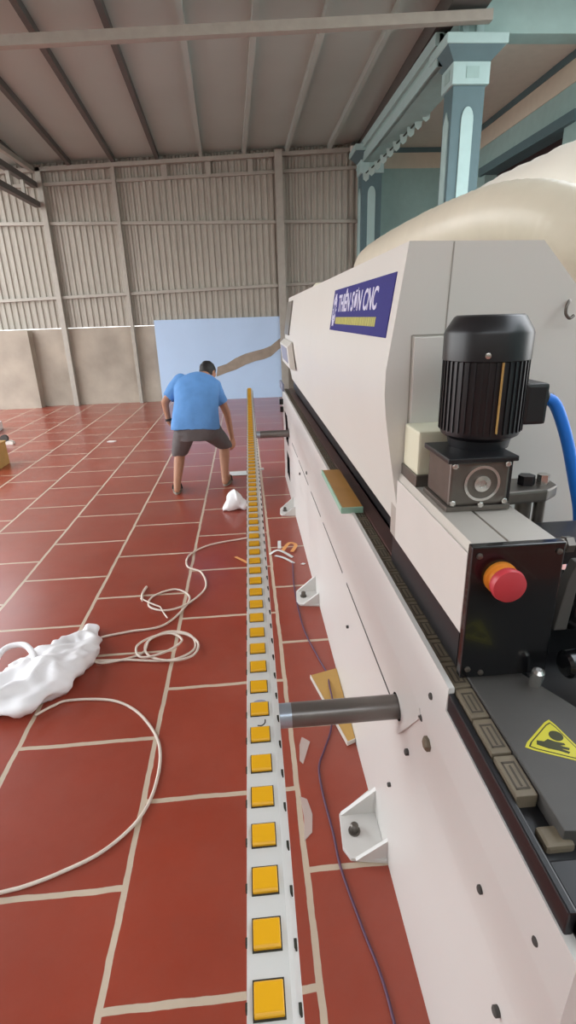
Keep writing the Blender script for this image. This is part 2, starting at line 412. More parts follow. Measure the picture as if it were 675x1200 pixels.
b = B(); b.box(2.95, 5.2, -3, 12, .0, .006); struct(b.build('porch_bounce_floor', 'ground'), 'unseen pale porch floor added to bounce neutral light', 'floor')  # hidden slab added to brighten the porch with neutral bounce
b = B(); b.box(2.7, 5.2, 7.5, 12.2, 4.74, 4.86); struct(b.build('ceiling_porch', 'soffit'), 'beige porch ceiling behind the teal columns', 'ceiling')
def fac(y0, y1, z0, z1, m, nm, x=4.4, lab='', cat='wall'):
    b = B(); b.box(x, 4.7, y0, y1, z0, z1); struct(b.build(nm, m), lab, cat)
fac(6.8, 12, 4.0, 4.40, 'teal', 'wall_right', lab='teal upper wall of the house above the dark opening')
b = B(); b.box(4.4, 4.6, -5.2, 1.1, 0, 5.2); struct(b.build('light_block_right', 'teal'), 'unseen wall added right of the viewer to cut the light', 'wall')  # out of view, added to keep light off the hood end
fac(10.45, 12, 0, 4.0, 'teal', 'wall_right_pier', lab='teal wall pier beyond the dark opening, mostly behind column')
fac(6.8, 8.0, 0, 4.0, 'teal', 'wall_right_front', lab='teal house wall nearer than the dark opening')
fac(6.8, 12, 4.39, 4.66, 'cream', 'trim_2', 4.385, 'cream band along the top of the teal house wall', 'trim')
fac(6.8, 12, 4.655, 4.75, 'teal_dark', 'trim_3', 4.36, 'dark teal strip between porch ceiling and cream band', 'trim')
fac(7.7, 10.6, 3.93, 4.06, 'teal_dark', 'trim_4', 4.34, 'dark teal lintel over the dark opening', 'trim')
b = B(); b.box(4.62, 4.72, 8.0, 10.45, 0, 3.95); struct(b.build('door_1', 'maroon'), 'dark maroon doorway under the teal lintel', 'door')
b = B(); b.box(2.44, 4.5, 11.98, 12.2, 0, 4.40); struct(b.build('wall_return', 'teal'), 'teal end wall between the two columns', 'wall')
b = B(); b.box(2.44, 4.5, 11.965, 12.2, 4.39, 4.66); struct(b.build('trim_5', 'cream'), 'cream band across top of the teal end wall', 'trim')
b = B(); b.box(2.44, 4.5, 11.95, 12.2, 4.655, 4.75); struct(b.build('trim_6', 'teal_dark'), 'dark strip above the cream band on the end wall', 'trim')
b = B(); b.box(2.9, 4.8, 7.42, 7.68, 4.70, 5.02, .006); struct(b.build('beam_lintel', 'teal'), 'grey teal beam running right from the large column', 'beam')
b = B(); b.box(2.86, 4.8, 5.6, 7.41, 5.04, 5.1); struct(b.build('ceiling_eave', 'dark_steel'), 'dark eave strip above the beam right of the column', 'ceiling')
# string of small flags
fl = thing('flag_string', (2.7, 10, 4.1), 'string of small pale flags hung beneath the teal beam', 'bunting')
A = Vector((2.34, 11.0, 4.07)); E_ = Vector((2.92, 9.1, 4.52))
b = B(); b.tube([A, (A+E_)/2-Vector((0, 0, .03)), E_], .012, 8); b.build('cord', 'flagdark', fl)
for k in range(10):
    p = A.lerp(E_, (k+.5)/10); b = B()
    d = (E_-A).normalized()*.07
    b.prism([(-.06, 0), (.06, 0), (.05, -.10), (0, -.14), (-.05, -.10)], 'y', -.006, .006)
    o = b.build('flag', 'flag', fl); o.matrix_basis = fl.matrix_basis.inverted() @ Matrix.Translation(p) @ Matrix.Rotation(-.35, 4, 'Z') if False else Matrix.Translation(p) @ Matrix.Rotation(-.3+.2*random.random(), 4, 'Z')
# lamp in the roof corner
lp = thing('flood_lamp', (2.28, 11.8, 4.66), 'small white lamp in the roof corner above ribbed wall', 'lamp')
b = B(); b.box(2.24, 2.33, 11.70, 11.80, 4.60, 4.72, .012); b.build('lamp_body', 'lamp', lp)
b = B(); b.box(2.265, 2.30, 11.78, 11.88, 4.70, 4.79, .004); b.build('bracket', 'dark_steel', lp)

# ------------------------------------------------------------------ edge banding machine
mc = thing('edge_banding_machine', (.65, 2.9, 0), 'long white woodworking machine with navy sign and black motor', 'machine')
Y0, Y1 = .385, 5.67
prof = [(.374, 0), (.374, .632), (.366, .818), (.372, .985), (.3845, .985), (.3845, .93), (.95, .93), (.95, 0)]
profn = [(.374, 0), (.374, .632), (.366, .818), (.370, .930), (.40, .930), (.40, .93-.002), (.95, .93-.002), (.95, 0)]
b = B(); b.prism(profn, 'y', Y0, .84); b.build('infeed_body', 'white', mc)
b = B(); b.prism(prof, 'y', .84, Y1)
body = b.build('lower_body', ['white', 'black'], mc)
# openings cut in the front panel
cb = B(); cb.mi = 1  # black inner faces paint the shade inside the openings
cb.cyl((.30, 1.175, .652), (.46, 1.175, .652), .040, n=32)
cb.cyl((.30, 4.93, .652), (.46, 4.93, .652), .055, n=24)
cb.box(.30, .44, 5.02, 5.34, .50, .80)
cb.box(.30, .44, 4.95, 5.30, .16, .40)
cut = cb.build('cutter', ['white', 'black'])
md = body.modifiers.new('b', 'BOOLEAN'); md.operation = 'DIFFERENCE'; md.object = cut; md.solver = 'EXACT'
dg = bpy.context.evaluated_depsgraph_get(); me = bpy.data.meshes.new_from_object(body.evaluated_get(dg))
body.modifiers.clear(); body.data = me; bpy.data.objects.remove(cut)
# seams, joints and bolts on the front panel
b = B()
for ya, yb in ((1.25, 1.95), (2.05, 2.65), (2.75, 3.2), (3.35, 4.0), (4.1, 4.6)): b.box(.3725, .378, ya, yb, .628, .636)
b.build('panel_joint', 'seam', mc)
b = B(); b.prism([(.965, .80), (1.13, .595), (1.145, .60), (.975, .82)], 'x', .364, .372); b.build('fold_plate', 'white', mc)
for yy, zz, r in ((.92, .90, .008), (.965, .80, .009), (1.06, .60, .009), (.975, .795, .006), (.62, .72, .008), (.52, .56, .009), (1.2, .33, .007), (1.9, .45, .007), (3.4, .70, .012), (3.9, .55, .010), (.46, .85, .007)):
    b = B(); b.lathe((.376, yy, zz), (-1, 0, 0), [(0, r), (.010, r), (.012, r*.7)], 12); b.build('bolt', 'seam', mc, True)
b = B(); b.lathe((.372, .91, .775), (-1, 0, 0), [(0, .017), (.012, .017), (.016, .012)], 6); o = b.build('hexagon_bolt', 'pad', mc); o['label'] = 'brown rusty bolt head'
# foot brackets
def foot(y):
    b = B(); b.prism([(.235, y+.03), (.255, y-.01), (.374, y-.03), (.374, y+.25), (.245, y+.16)], 'z', 0, .014, .003)
    f = b.build('foot_bracket', 'white', mc)
    b = B(); b.prism([(.25, .014), (.374, .014), (.374, .12)], 'y', y+.15, y+.165); b.build('gusset', 'white', f)
    b = B(); b.prism([(.27, .014), (.374, .014), (.374, .09)], 'y', y-.02, y-.008); b.build('gusset', 'white', f)
    b = B(); b.lathe((.285, y+.085, .014), (0, 0, 1), [(0, .021), (.006, .021), (.006, .014), (.03, .014), (.034, .009)], 12); b.build('anchor_bolt', 'steel', f, True)
foot(1.215); foot(2.86); foot(4.45)
# conveyor track: rail beside pads, pads, guard strip
b = B(); b.box(.373, .386, .42, 5.66, .90, .972, .003); b.build('track_rail', 'black', mc)
b = B(); b.box(.386, .47, .40, 5.66, .90, .955); b.build('track_bed', 'black', mc)
y = .585
pads = None
while y < 5.6:
    b = B(); b.box(.387, .4225, y+.002, y+.0835, .95, .98, .002)
    if pads is None:
        p = b.build('track_pad', 'pad', mc)
        b = B(); b.box(.393, .4165, y+.014, y+.018, .98, .9806); b.box(.393, .4165, y+.066, y+.070, .98, .9806); b.box(.393, .396, y+.014, y+.07, .98, .9806); b.box(.413, .4165, y+.014, y+.07, .98, .9806); b.box(.403, .4065, y+.02, y+.062, .98, .9806)
        g = b.build('tread', 'padgroove', p); pads = (p, g, y)
    else:
        b.bm.free(); p = pads[0].copy(); C.objects.link(p); p.location.y += y-pads[2]
        g = pads[1].copy(); C.objects.link(g); g.parent = p
    y += .0872
b = B(); b.box(.425, .476, .88, 5.62, .95, .984, .003); b.build('guard_strip', 'brown', mc)
b = B(); b.box(.474, .55, .885, 5.45, .99, 1.085, .012); b.build('pressure_shoe', 'black', mc)
b = B(); b.box(.49, .60, 1.0, 5.45, .93, 1.12); b.build('pressure_carriage', 'black', mc)
# infeed table
b = B(); b.prism([(.4245, .52), (.4245, .885), (.53, .885), (.60, .74), (.60, .50)], 'z', .955, .986, .002); tb = b.build('table_plate', 'tableplate', mc)
b = B(); b.box(.60, .95, .41, .74, .93, .965, .003); b.build('side_plate', 'tableplate', mc)
b = B()
tri = [Vector((.445, .676)), Vector((.522, .735)), Vector((.541, .628))]
cen = sum(tri, Vector((0, 0)))/3
def rtri(k, cut=.16):
    pts = []
    P = [cen+(t-cen)*k for t in tri]
    for i in range(3):
        a, c_, d_ = P[i-1], P[i], P[(i+1) % 3]
        for s_ in (0, .5, 1):
            p0 = c_.lerp(a, cut*(1-s_)); p1 = c_.lerp(d_, cut*s_); pts.append(p0.lerp(p1, s_).lerp(c_, .35 if s_ == .5 else 0))
    return [tuple(p) for p in pts]
b = B(); b.prism(rtri(1.06), 'z', .986, .9866); st = b.build('warning_sticker', 'warn', tb)
b = B(); b.prism(rtri(.93), 'z', .9866, .9869); b.mi = 1; b.prism(rtri(.86), 'z', .9869, .9872)
b.mi = 0
# hand caught under a roller
u_ = (tri[2]-tri[0]).normalized(); v_ = Vector((-u_.y, u_.x))
def tp(a, c): p = cen+u_*a+v_*c; return (p.x, p.y)
hand_ = [(-.030, -.016), (-.012, -.019), (.004, -.018), (.020, -.020), (.022, -.015), (.008, -.012), (.021, -.011), (.022, -.006), (.007, -.005), (.016, -.001), (.014, .003), (.0, .002), (-.012, .004), (-.018, -.004), (-.030, -.006)]
b.prism([tp(*p) for p in hand_], 'z', .9872, .9875)
b.prism([tp(.002+.012*math.cos(t*PI/10), .017+.012*math.sin(t*PI/10)) for t in range(20)], 'z', .9872, .9875)
b.build('pictogram', ['warnblack', 'warn'], tb)
b = B(); b.box(.386, .70, .41, .495, .93, .965, .004); b.build('end_block', 'black', mc)
b = B(); b.box(.395, .44, .51, .545, .94, .968, .006); b.build('end_stop', 'pad', mc)
b = B(); b.lathe((.45, .45, .965), (0, 0, 1), [(0, .012), (.004, .012), (.006, .008)], 16); b.build('cap_screw', 'bright', mc, True)
# hood
hp = [(.412, 1.118), (.371, 1.37), (.3605, 1.44), (.3555, 1.50), (.3565, 1.56), (.366, 1.62), (.403, 1.858), (.735, 1.853), (.85, 1.735), (.95, 1.50), (.95, 1.0), (.60, 1.0), (.60, 1.118)]
hq = [(x+(.035 if x < .5 else 0), z) for x, z in hp]
b = B(); b.prism(hp, 'y', 1.36, 5.30, 0, hq)
hood = b.build('hood', 'hoodw', mc, True)
b = B(); e = 1.359
for x0, z0, x1, z1 in ((.512, 1.855, .505, 1.645), (.505, 1.645, .420, 1.645), (.420, 1.645, .420, 1.29)):
    w = .0015
    b.prism([(x0-w, z0-w), (x1+w, min(z0, z1)-w), (x1+w, z1+w), (x0-w, z0+w)] if abs(z0-z1) < .01 else [(x0-w, z0), (x0+w, z0), (x1+w, z1), (x1-w, z1)], 'y', e-.0008, e+.004)
b.build('door_seam', 'girt', hood)
b = B(); b.box(.425, .50, 1.352, 1.361, 1.30, 1.640, .002); b.build('service_door', 'hoodw', hood)
b = B(); b.tube([(.818, 1.36, 1.712), (.806, 1.335, 1.714), (.796, 1.328, 1.702), (.797, 1.328, 1.684), (.808, 1.328, 1.674), (.819, 1.33, 1.680)], .004, 8); b.build('hook', 'steel', hood, True)
b = B(); b.cyl((.60, 4.35, 1.85), (.60, 4.35, 1.91), .05); b.cyl((.60, 4.35, 1.91), (.60, 4.35, 1.93), .05, .03); b.build('beacon', 'boxw', hood, True)
# sign on the hood's upper face
def hx(y, z):
    t = (z-1.62)/.238; f = (y-1.36)/(5.30-1.36)
    return .366+.037*t+.035*f
P0 = Vector((hx(2.42, 1.638), 2.42, 1.638)); U = (Vector((hx(1.42, 1.638), 1.42, 1.638))-P0).normalized(); V = (Vector((hx(2.42, 1.8), 2.42, 1.8))-P0).normalized(); Wn = U.cross(V).normalized()
if Wn.x > 0: Wn = -Wn
SM = Matrix(((U.x, V.x, Wn.x, P0.x), (U.y, V.y, Wn.y, P0.y), (U.z, V.z, Wn.z, P0.z), (0, 0, 0, 1)))
t = bmesh.new(); SL = 1.0; SHh = .160
for z_ in (0, .003):
    pass
b = B(); b.box(0, SL, 0, SHh, -.001, .0025); bmesh.ops.transform(b.bm, matrix=SM, verts=b.bm.verts); sign = b.build('name_sign', 'navy', mc)
sign['label'] = 'navy blue name sign with white lettering'
text_mesh('THIÊN SƠN CNC', .088, 'signwhite', 'sign_lettering', sign, SM @ Matrix.Translation((.15, .074, .003)), sx=1.03, offset=.0016)
b = B()
xx = .13
while xx < .84:
    w = random.choice((.018, .024, .03, .036)); b.box(xx, xx+w, .026, .052, .0025, .0034); xx += w+.006
bmesh.ops.transform(b.bm, matrix=SM, verts=b.bm.verts); b.build('small_print', 'signyellow', sign)
b = B()
for a0, a1, r in ((.2, 2.7, .040), (3.3, 5.9, .040), (.8, 3.6, .024), (4.0, 6.6, .024)):
    n = 14; rings = []
    pts = [(math.cos(a0+(a1-a0)*k/n), math.sin(a0+(a1-a0)*k/n)) for k in range(n+1)]
    b.prism([(.067+p[0]*r*1.05, .08+p[1]*r*1.5) for p in pts]+[(.067+p[0]*r*.72, .08+p[1]*r*1.03) for p in pts[::-1]], 'z', .0025, .0034)
for k in range(10):
    a = k*PI/5; b.box(.067+.042*math.cos(a)-.005, .067+.042*math.cos(a)+.005, .08+.062*math.sin(a)-.005, .08+.062*math.sin(a)+.005, .0025, .0034)
bmesh.ops.transform(b.bm, matrix=SM, verts=b.bm.verts); b.build('sign_logo', 'signwhite', sign)
# control unit at the far end of the hood
b = B(); b.hull8([(hx(5.24, 1.55)-.012, 5.24, 1.545), (hx(4.72, 1.55)-.012, 4.72, 1.545), (hx(4.72, 1.55)+.03, 4.72, 1.545), (hx(5.24, 1.55)+.03, 5.24, 1.545),
                  (hx(5.24, 1.82)-.012, 5.24, 1.82), (hx(4.72, 1.82)-.012, 4.72, 1.82), (hx(4.72, 1.82)+.03, 4.72, 1.82), (hx(5.24, 1.82)+.03, 5.24, 1.82)])
b.build('control_screen', 'screen', hood)
b = B(); b.prism([(.375, 1.505), (.335, 1.47), (.352, 1.30), (.40, 1.28)], 'y', 4.35, 5.2, .004); cp = b.build('control_desk', 'hoodw', hood)
b = B(); b.hull8([(.3335, 4.45, 1.455), (.3335, 5.1, 1.455), (.338, 5.1, 1.455), (.338, 4.45, 1.455), (.346, 4.45, 1.335), (.346, 5.1, 1.335), (.352, 5.1, 1.335), (.352, 4.45, 1.335)]); b.build('desk_label', 'stickerblue', hood)
# grey end blade of the far guide
b = B(); b.box(.35, .372, 5.35, 5.75, .99, 1.06, .004); b.build('guide_blade', 'stickerblue', mc)
b = B(); b.cyl((.374, 5.55, .86), (.33, 5.55, .86), .03); b.build('end_roller', 'black', mc, True)
b = B(); b.cyl((.374, 5.55, .78), (.335, 5.55, .78), .03); b.build('end_roller', 'black', mc, True)
# pressure beam
b = B()
b.prism([(.402, 1.088), (.402, 1.270), (.408, 1.286), (.476, 1.286), (.476, 1.278), (.484, 1.278), (.484, 1.284), (.576, 1.284), (.576, 1.088)], 'y', .872, 1.42)
beam = b.build('pressure_beam', 'alu', mc)
b = B(); b.box(.3985, .403, .874, 1.358, 1.092, 1.268, .0015); b.build('beam_side', 'alu_white', beam)
b = B(); b.box(.41, .57, .9, 1.42, .99, 1.088); b.build('beam_underside', 'black', beam)
b = B(); b.box(.398, .578, .852, .872, .998, 1.290, .003); ep = b.build('end_plate', 'gloss_black', mc)
for x, z in ((.412, 1.272), (.566, 1.272), (.412, 1.02), (.44, 1.01)):
    b = B(); b.lathe((x, .853, z), (0, -1, 0), [(0, .006), (.004, .006), (.005, .004)], 10); b.build('screw', 'steel', ep, True)
b = B(); b.lathe((.456, .852, 1.226), (0, -1, 0), [(0, .032), (.008, .032), (.010, .026), (.02, .024)], 28); es = b.build('emergency_stop', 'orange', mc, True)
b = B(); b.lathe((.456, .842, 1.226), (0, -1, 0), [(0, .022), (.012, .022), (.014, .031), (.024, .033), (.032, .031), (.036, .020), (.037, .001)], 32); b.build('mushroom_button', 'red', es, True)
es['label'] = 'red emergency stop button on amber collar'
# gearbox + motor
b = B(); b.box(.418, .562, 1.045, 1.20, 1.286, 1.298, .002); b.box(.424, .556, 1.05, 1.19, 1.298, 1.398, .006)
gb = b.build('gearbox', 'steel', mc)
b = B(); b.box(.414, .568, 1.04, 1.20, 1.396, 1.408, .003); b.box(.556, .566, 1.06, 1.19, 1.30, 1.40); b.build('gearbox_flange', 'black', gb)
b = B(); b.lathe((.495, 1.05, 1.348), (0, -1, 0), [(0, .040), (.004, .040), (.0042, .034), (.001, .033), (.001, .018), (.006, .018), (.007, .009), (.003, .008), (.003, .001)], 32); b.build('bearing_ring', 'bright', gb, True)
b = B(); b.lathe((.495, 1.0505, 1.348), (0, -1, 0), [(0, .033), (.0018, .033), (.0019, .001)], 32); b.build('bearing_face', 'steel', gb, True)
for x, z in ((.432, 1.39), (.548, 1.39), (.432, 1.306), (.548, 1.306), (.495, 1.30)):
    b = B(); b.lathe((x, 1.05, z), (0, -1, 0), [(0, .007), (.006, .007), (.007, .005)], 6); b.build('hexagon_screw', 'bright', gb)
mcx, mcy = .525, 1.155
b = B(); b.lathe((mcx, mcy, 1.408), (0, 0, 1), [(0, .066), (.02, .07), (.03, .085), (.04, .088), (.19, .088), (.192, .083), (.20, .083)], 48)
for k in range(40):
    a = 2*PI*k/40; c_, s_ = math.cos(a), math.sin(a)
    t = bmesh.new(); v = []
    for r_ in (.083, .0912):
        for s2 in (-.0016, .0016):
            for z in (1.448, 1.60): v.append(t.verts.new((mcx+r_*c_-s2*s_, mcy+r_*s_+s2*c_, z)))
    for i in ((0,1,3,2),(4,6,7,5),(0,4,5,1),(2,3,7,6),(0,2,6,4),(1,5,7,3)): t.faces.new([v[j] for j in i])
    b.add(t)
mt = b.build('motor', 'motor', mc, True)
b = B(); b.lathe((mcx, mcy, 1.598), (0, 0, 1), [(0, .090), (.002, .0925), (.055, .0925), (.062, .090), (.088, .074), (.092, .068), (.0925, .001)], 48); fc = b.build('fan_cover', 'motor', mt, True)
a = math.radians(248)
b = B(); b.lathe((mcx+.091*math.cos(a), mcy+.091*math.sin(a), 1.612), (math.cos(a), math.sin(a), 0), [(0, .006), (.004, .006), (.005, .003)], 12); b.build('cover_screw', 'bright', mt, True)
a = math.radians(268)
b = B(); b.cyl((mcx+.0915*math.cos(a), mcy+.0915*math.sin(a), 1.452), (mcx+.0915*math.cos(a), mcy+.0915*math.sin(a), 1.598), .0024, n=8); o = b.build('tie_rod', 'card', mt); o['label'] = 'thin brass-coloured rod down the motor side'
b = B(); b.box(mcx+.075, mcx+.128, mcy-.05, mcy+.04, 1.458, 1.548, .008); b.build('terminal_box', 'motor', mt)
b = B(); b.lathe((mcx+.125, mcy-.01, 1.515), (1, 0, -.3), [(0, .019), (.015, .019), (.02, .015), (.03, .015)], 16); b.build('cable_gland', 'motor', mt, True)
b = B(); b.tube([(mcx+.135, mcy-.012, 1.512), (mcx+.165, mcy-.015, 1.495), (mcx+.20, mcy-.02, 1.42), (mcx+.235, mcy-.02, 1.32), (mcx+.265, mcy-.02, 1.22), (mcx+.285, mcy, 1.10), (mcx+.29, mcy+.02, .98), (mcx+.29, mcy+.04, .93)], .0135, 16)
b.build('power_cable', 'bluecable', mt, True); mt.children[-1]['label'] = 'thick bright blue cable'
# pale box behind the gearbox
b = B(); b.box(.412, .52, 1.235, 1.356, 1.315, 1.425, .006); jb = b.build('junction_box', 'boxw', mc)
b = B(); b.box(.408, .524, 1.23, 1.358, 1.286, 1.316, .003); b.build('box_base', 'steel', mc)
# lever clamp right of the gearbox
b = B(); b.prism([(.56, 1.06), (.66, 1.07), (.70, 1.10), (.705, 1.14), (.66, 1.17), (.56, 1.16)], 'z', 1.288, 1.318, .006); lc = b.build('clamp_arm', 'steel', mc)
b = B(); b.cyl((.632, 1.115, 1.0), (.632, 1.115, 1.29), .018); b.build('clamp_post', 'steel', mc, True)
b = B(); b.cyl((.672, 1.115, 1.0), (.672, 1.115, 1.29), .013); b.build('clamp_post', 'steel', mc, True)
b = B(); b.cyl((.632, 1.115, 1.318), (.632, 1.115, 1.34), .019, n=6); b.build('clamp_nut', 'black', lc)
b = B(); b.cyl((.672, 1.115, 1.318), (.672, 1.115, 1.34), .014, n=6); b.build('clamp_nut', 'bright', lc)
# black trimming units right of the end plate
b = B(); b.box(.585, .95, .98, 1.24, .93, 1.02, .008); b.build('trim_carriage', 'black', mc)
b = B(); b.box(.61, .90, .93, 1.06, 1.20, 1.245, .006); b.build('cross_bar', 'black', mc)
b = B(); b.cyl((.56, .90, 1.262), (.605, .90, 1.262), .013); b.cyl((.605, .90, 1.262), (.62, .90, 1.262), .017, n=6); b.build('adjuster', 'steel', mc, True)
b = B(); b.lathe((.63, .92, 1.125), (1, 0, 0), [(0, .05), (.01, .062), (.05, .062), (.055, .07), (.07, .07), (.075, .062), (.25, .062), (.26, .05)], 32); b.build('trim_motor', 'gloss_black', mc, True)
b = B(); b.lathe((.60, .83, 1.03), (1, .1, 0), [(0, .022), (.006, .028), (.05, .028), (.055, .034), (.075, .034), (.08, .03), (.3, .03)], 28); b.build('pneumatic_cylinder', 'gloss_black', mc, True)
b = B(); b.prism([(.587, 1.09), (.60, 1.20), (.612, 1.24), (.63, 1.24), (.622, 1.19), (.615, 1.09)], 'y', .86, .885, .004); b.build('curved_guard', 'tableplate', mc)
b = B(); b.lathe((.545, .83, .985), (0, -.2, 1), [(0, .012), (.02, .013), (.04, .012), (.045, .006)], 16); b.build('roller_tip', 'bright', mc, True)
b = B(); b.box(.58, .96, .74, 1.30, .90, .945); b.build('trim_bed', 'black', mc)

# ------------------------------------------------------------------ dust hoses on top of the hood
def hose(name, pts, r, m, label, n=28, pitch=.02):
    b = B(); P = catmull(pts, 14)
    L = [0]
    for p, q in zip(P, P[1:]): L.append(L[-1]+(q-p).length)
    tot = L[-1]
    b.tube(pts, r, n, sub=14, rad=lambda t: r*(1+.018*math.sin(2*PI*t*tot/.05)))
    return tag(b.build(name, m, None, 'all'), label, 'hose')
hose('dust_hose', [(.80, 3.52, 1.862), (.79, 3.46, 1.93), (.775, 3.3, 1.962), (.76, 2.9, 1.966), (.765, 2.5, 1.968), (.80, 2.15, 1.975), (.87, 1.88, 1.978), (.965, 1.71, 1.935), (1.06, 1.63, 1.85), (1.15, 1.60, 1.70), (1.24, 1.6, 1.45), (1.29, 1.6, 1.2), (1.30, 1.6, .9), (1.30, 1.6, .0)], .105, 'hose', 'thick cream dust hose lying along top of the white machine')
hose('dust_hose', [(1.24, 4.2, 1.3), (1.245, 3.9, 1.75), (1.25, 3.5, 2.05), (1.25, 2.9, 2.13), (1.25, 2.4, 2.13), (1.30, 2.0, 2.10), (1.45, 1.8, 1.85), (1.55, 1.75, 1.4), (1.57, 1.75, .8), (1.57, 1.75, 0)], .14, 'hosew', 'whiter dust hose arching behind the cream hose')

# ------------------------------------------------------------------ roller rail in front of the machine
rl = thing('roller_rail', (0, 3, .9), 'long white aluminium rail of amber yellow rollers on steel tubes', 'rail')
def cx(y): return -.0135+(y-.3)*.0066
ya, yb = .12, 5.84
pr = [(-.0255, .975), (.0245, .975), (.030, .962), (.0385, .930), (.0385, .900), (-.0290, .900), (-.0290, .930), (-.0265, .962)]
b = B(); b.prism([(x+cx(ya), z) for x, z in pr], 'y', ya, yb, 0, [(x+cx(yb), z) for x, z in pr])
b.build('rail_profile', 'rail', rl)
y = .163; ys = []
while y < yb-.03: ys.append(y); y += .0672
first = None
for y in ys:
    c_ = cx(y)
    if first is None:
        b = B(); n = 24
        # flat-topped roller pad standing out of its slot
        b.prism([(y-.017, .968), (y-.017, .979), (y-.014, .9815), (y+.014, .9815), (y+.017, .979), (y+.017, .968)], 'x', c_-.018, c_+.016, .0012)
        r_ = b.build('roller', 'yellow', rl)
        b = B(); b.box(c_+.026, c_+.0365, y-.005, y+.006, .944, .953, .001)
        pn = b.build('axle_pin', 'slot', r_)
        b = B(); b.box(c_-.0285, c_-.024, y-.004, y+.004, .958, .968, .001); p2 = b.build('axle_pin', 'slot', r_)
        b = B(); b.box(c_-.0195, c_+.0175, y-.0195, y+.0205, .9742, .9755); sl = b.build('slot', 'slot', r_); first = (r_, pn, y, c_, sl, p2)  # dark plate paints the shade of a slot that is not cut
    else:
        r_ = first[0].copy(); C.objects.link(r_); r_.location = (c_-first[3], y-first[2], 0)
        pn = first[1].copy(); C.objects.link(pn); pn.parent = r_
        p2 = first[5].copy(); C.objects.link(p2); p2.parent = r_
        sl = first[4].copy(); C.objects.link(sl); sl.parent = r_
for y in (1.175, 4.93):
    c_ = cx(y)
    b = B(); b.cyl((.44, y, .652), (c_+.08, y, .652), .034); tb_ = b.build('support_tube', 'tube', rl, True)
    b = B(); b.cyl((c_+.088, y, .652), (c_+.0, y, .652), .0335); b.build('tube_sleeve', 'tubeend', tb_, True)
    b = B(); b.box(c_-.02, c_+.02, y-.02, y+.02, .66, .905, .002); b.build('upright', 'rail', rl)
for s_y, s_c in ((.435, 0), (.80, 1), (.855, 2)):
    c_ = cx(s_y); b = B()
    if s_c == 2: b.prism([(c_+.012*math.cos(t*PI/10)*1.1, s_y+.008*math.sin(t*PI/10)) for t in range(20)], 'z', .975, .9753)
    else: b.tube([(c_-.006, s_y-.008, .9752), (c_+.002, s_y-.009, .9752), (c_+.008, s_y-.003, .9752), (c_+.009, s_y+.006, .9752)], .0012, 6)
    b.build('pen_mark', 'slot' if s_c < 2 else 'stickerblue', rl)

# ------------------------------------------------------------------ boards
wb = thing('offcut_board', (.33, 1.95, 0), 'ochre board with white edge on the floor under the near steel tube', 'board')
b = B(); v = [(.232, 2.14, 0), (.365, 2.20, 0), (.365, 1.70, 0), (.325, 1.69, 0)]
b.prism([(.236, 2.15), (.372, 2.19), (.372, 1.715), (.338, 1.70)], 'z', .004, .020, .001); b.build('board_face', 'wood', wb)
b = B(); b.prism([(.232, 2.15), (.236, 2.15), (.338, 1.70), (.372, 1.715), (.372, 1.711), (.334, 1.695)], 'z', .002, .022); b.build('white_edge', 'woodw', wb)
wp = thing('sample_board', (.38, 2.15, .98), 'short amber board with mint green edges lying on the conveyor track', 'board')
b = B(); b.box(.338, .418, 1.87, 2.40, .984, 1.004); b.build('board_face', 'board', wp)
b = B(); b.box(.333, .338, 1.865, 2.405, .982, 1.005); b.box(.338, .418, 1.862, 1.87, .982, 1.005); b.build('edge_band', 'mint', wp)

# ------------------------------------------------------------------ person
pe = thing('person', (-.53, 5.4, 0), 'man in blue shirt and dark shorts bending over, seen from behind', 'person')
V3 = Vector
hipL, hipR = V3((-.63, 5.30, .70)), V3((-.44, 5.32, .70))
kneL, kneR = V3((-.745, 5.50, .385)), V3((-.285, 5.66, .40))
ankL, ankR = V3((-.785, 5.30, .085)), V3((-.295, 5.50, .085))
shL, shR = V3((-.70, 5.64, 1.10)), V3((-.335, 5.70, 1.02))
neck = V3((-.48, 5.77, 1.12)); head = V3((-.415, 5.93, 1.15))
elL, elR = V3((-.855, 5.55, .90)), V3((-.235, 5.72, .74))
wrL, wrR = V3((-.835, 5.55, .70)), V3((-.200, 5.77, .46))
b = B()
b.cap(hipL, kneL, .085, .058); b.cap(hipR, kneR, .085, .058)
for k, a_ in ((kneL, ankL), (kneR, ankR)):
    b.cap(k, k.lerp(a_, .3)+V3((0, -.012, 0)), .055, .056); b.cap(k.lerp(a_, .3)+V3((0, -.012, 0)), a_, .056, .036)
    toe = a_+V3((.04 if a_.x > -.5 else -.02, .17, -.045)); heel = a_+V3((0, -.035, -.045))
    b.cap(a_, heel, .036, .032); b.cap(a_+V3((0, .01, -.02)), toe, .038, .028); b.cap(heel, toe, .030, .028)
    side = 1 if a_.x > -.5 else -1
    for q_ in range(5):
        bx = toe+V3(((q_-2)*.015, .025-abs(q_-1)*.006 if side < 0 else .025-abs(q_-3)*.006, -.004)); b.cap(toe+V3(((q_-2)*.013, 0, -.002)), bx, .012, .009)
b.cap((hipL+hipR)/2+V3((0, 0, .03)), (shL+shR)/2-V3((0, .06, .06)), .12, .14)
b.cap(shL, elL, .048, .040); b.cap(elL, wrL, .038, .026); b.cap(shR, elR, .050, .041); b.cap(elR, wrR, .039, .027)
b.cap((shL+shR)/2, neck, .09, .06); b.cap(neck, head-V3((0, .02, .03)), .055, .055)
b.cap(shL, shR, .06, .06)
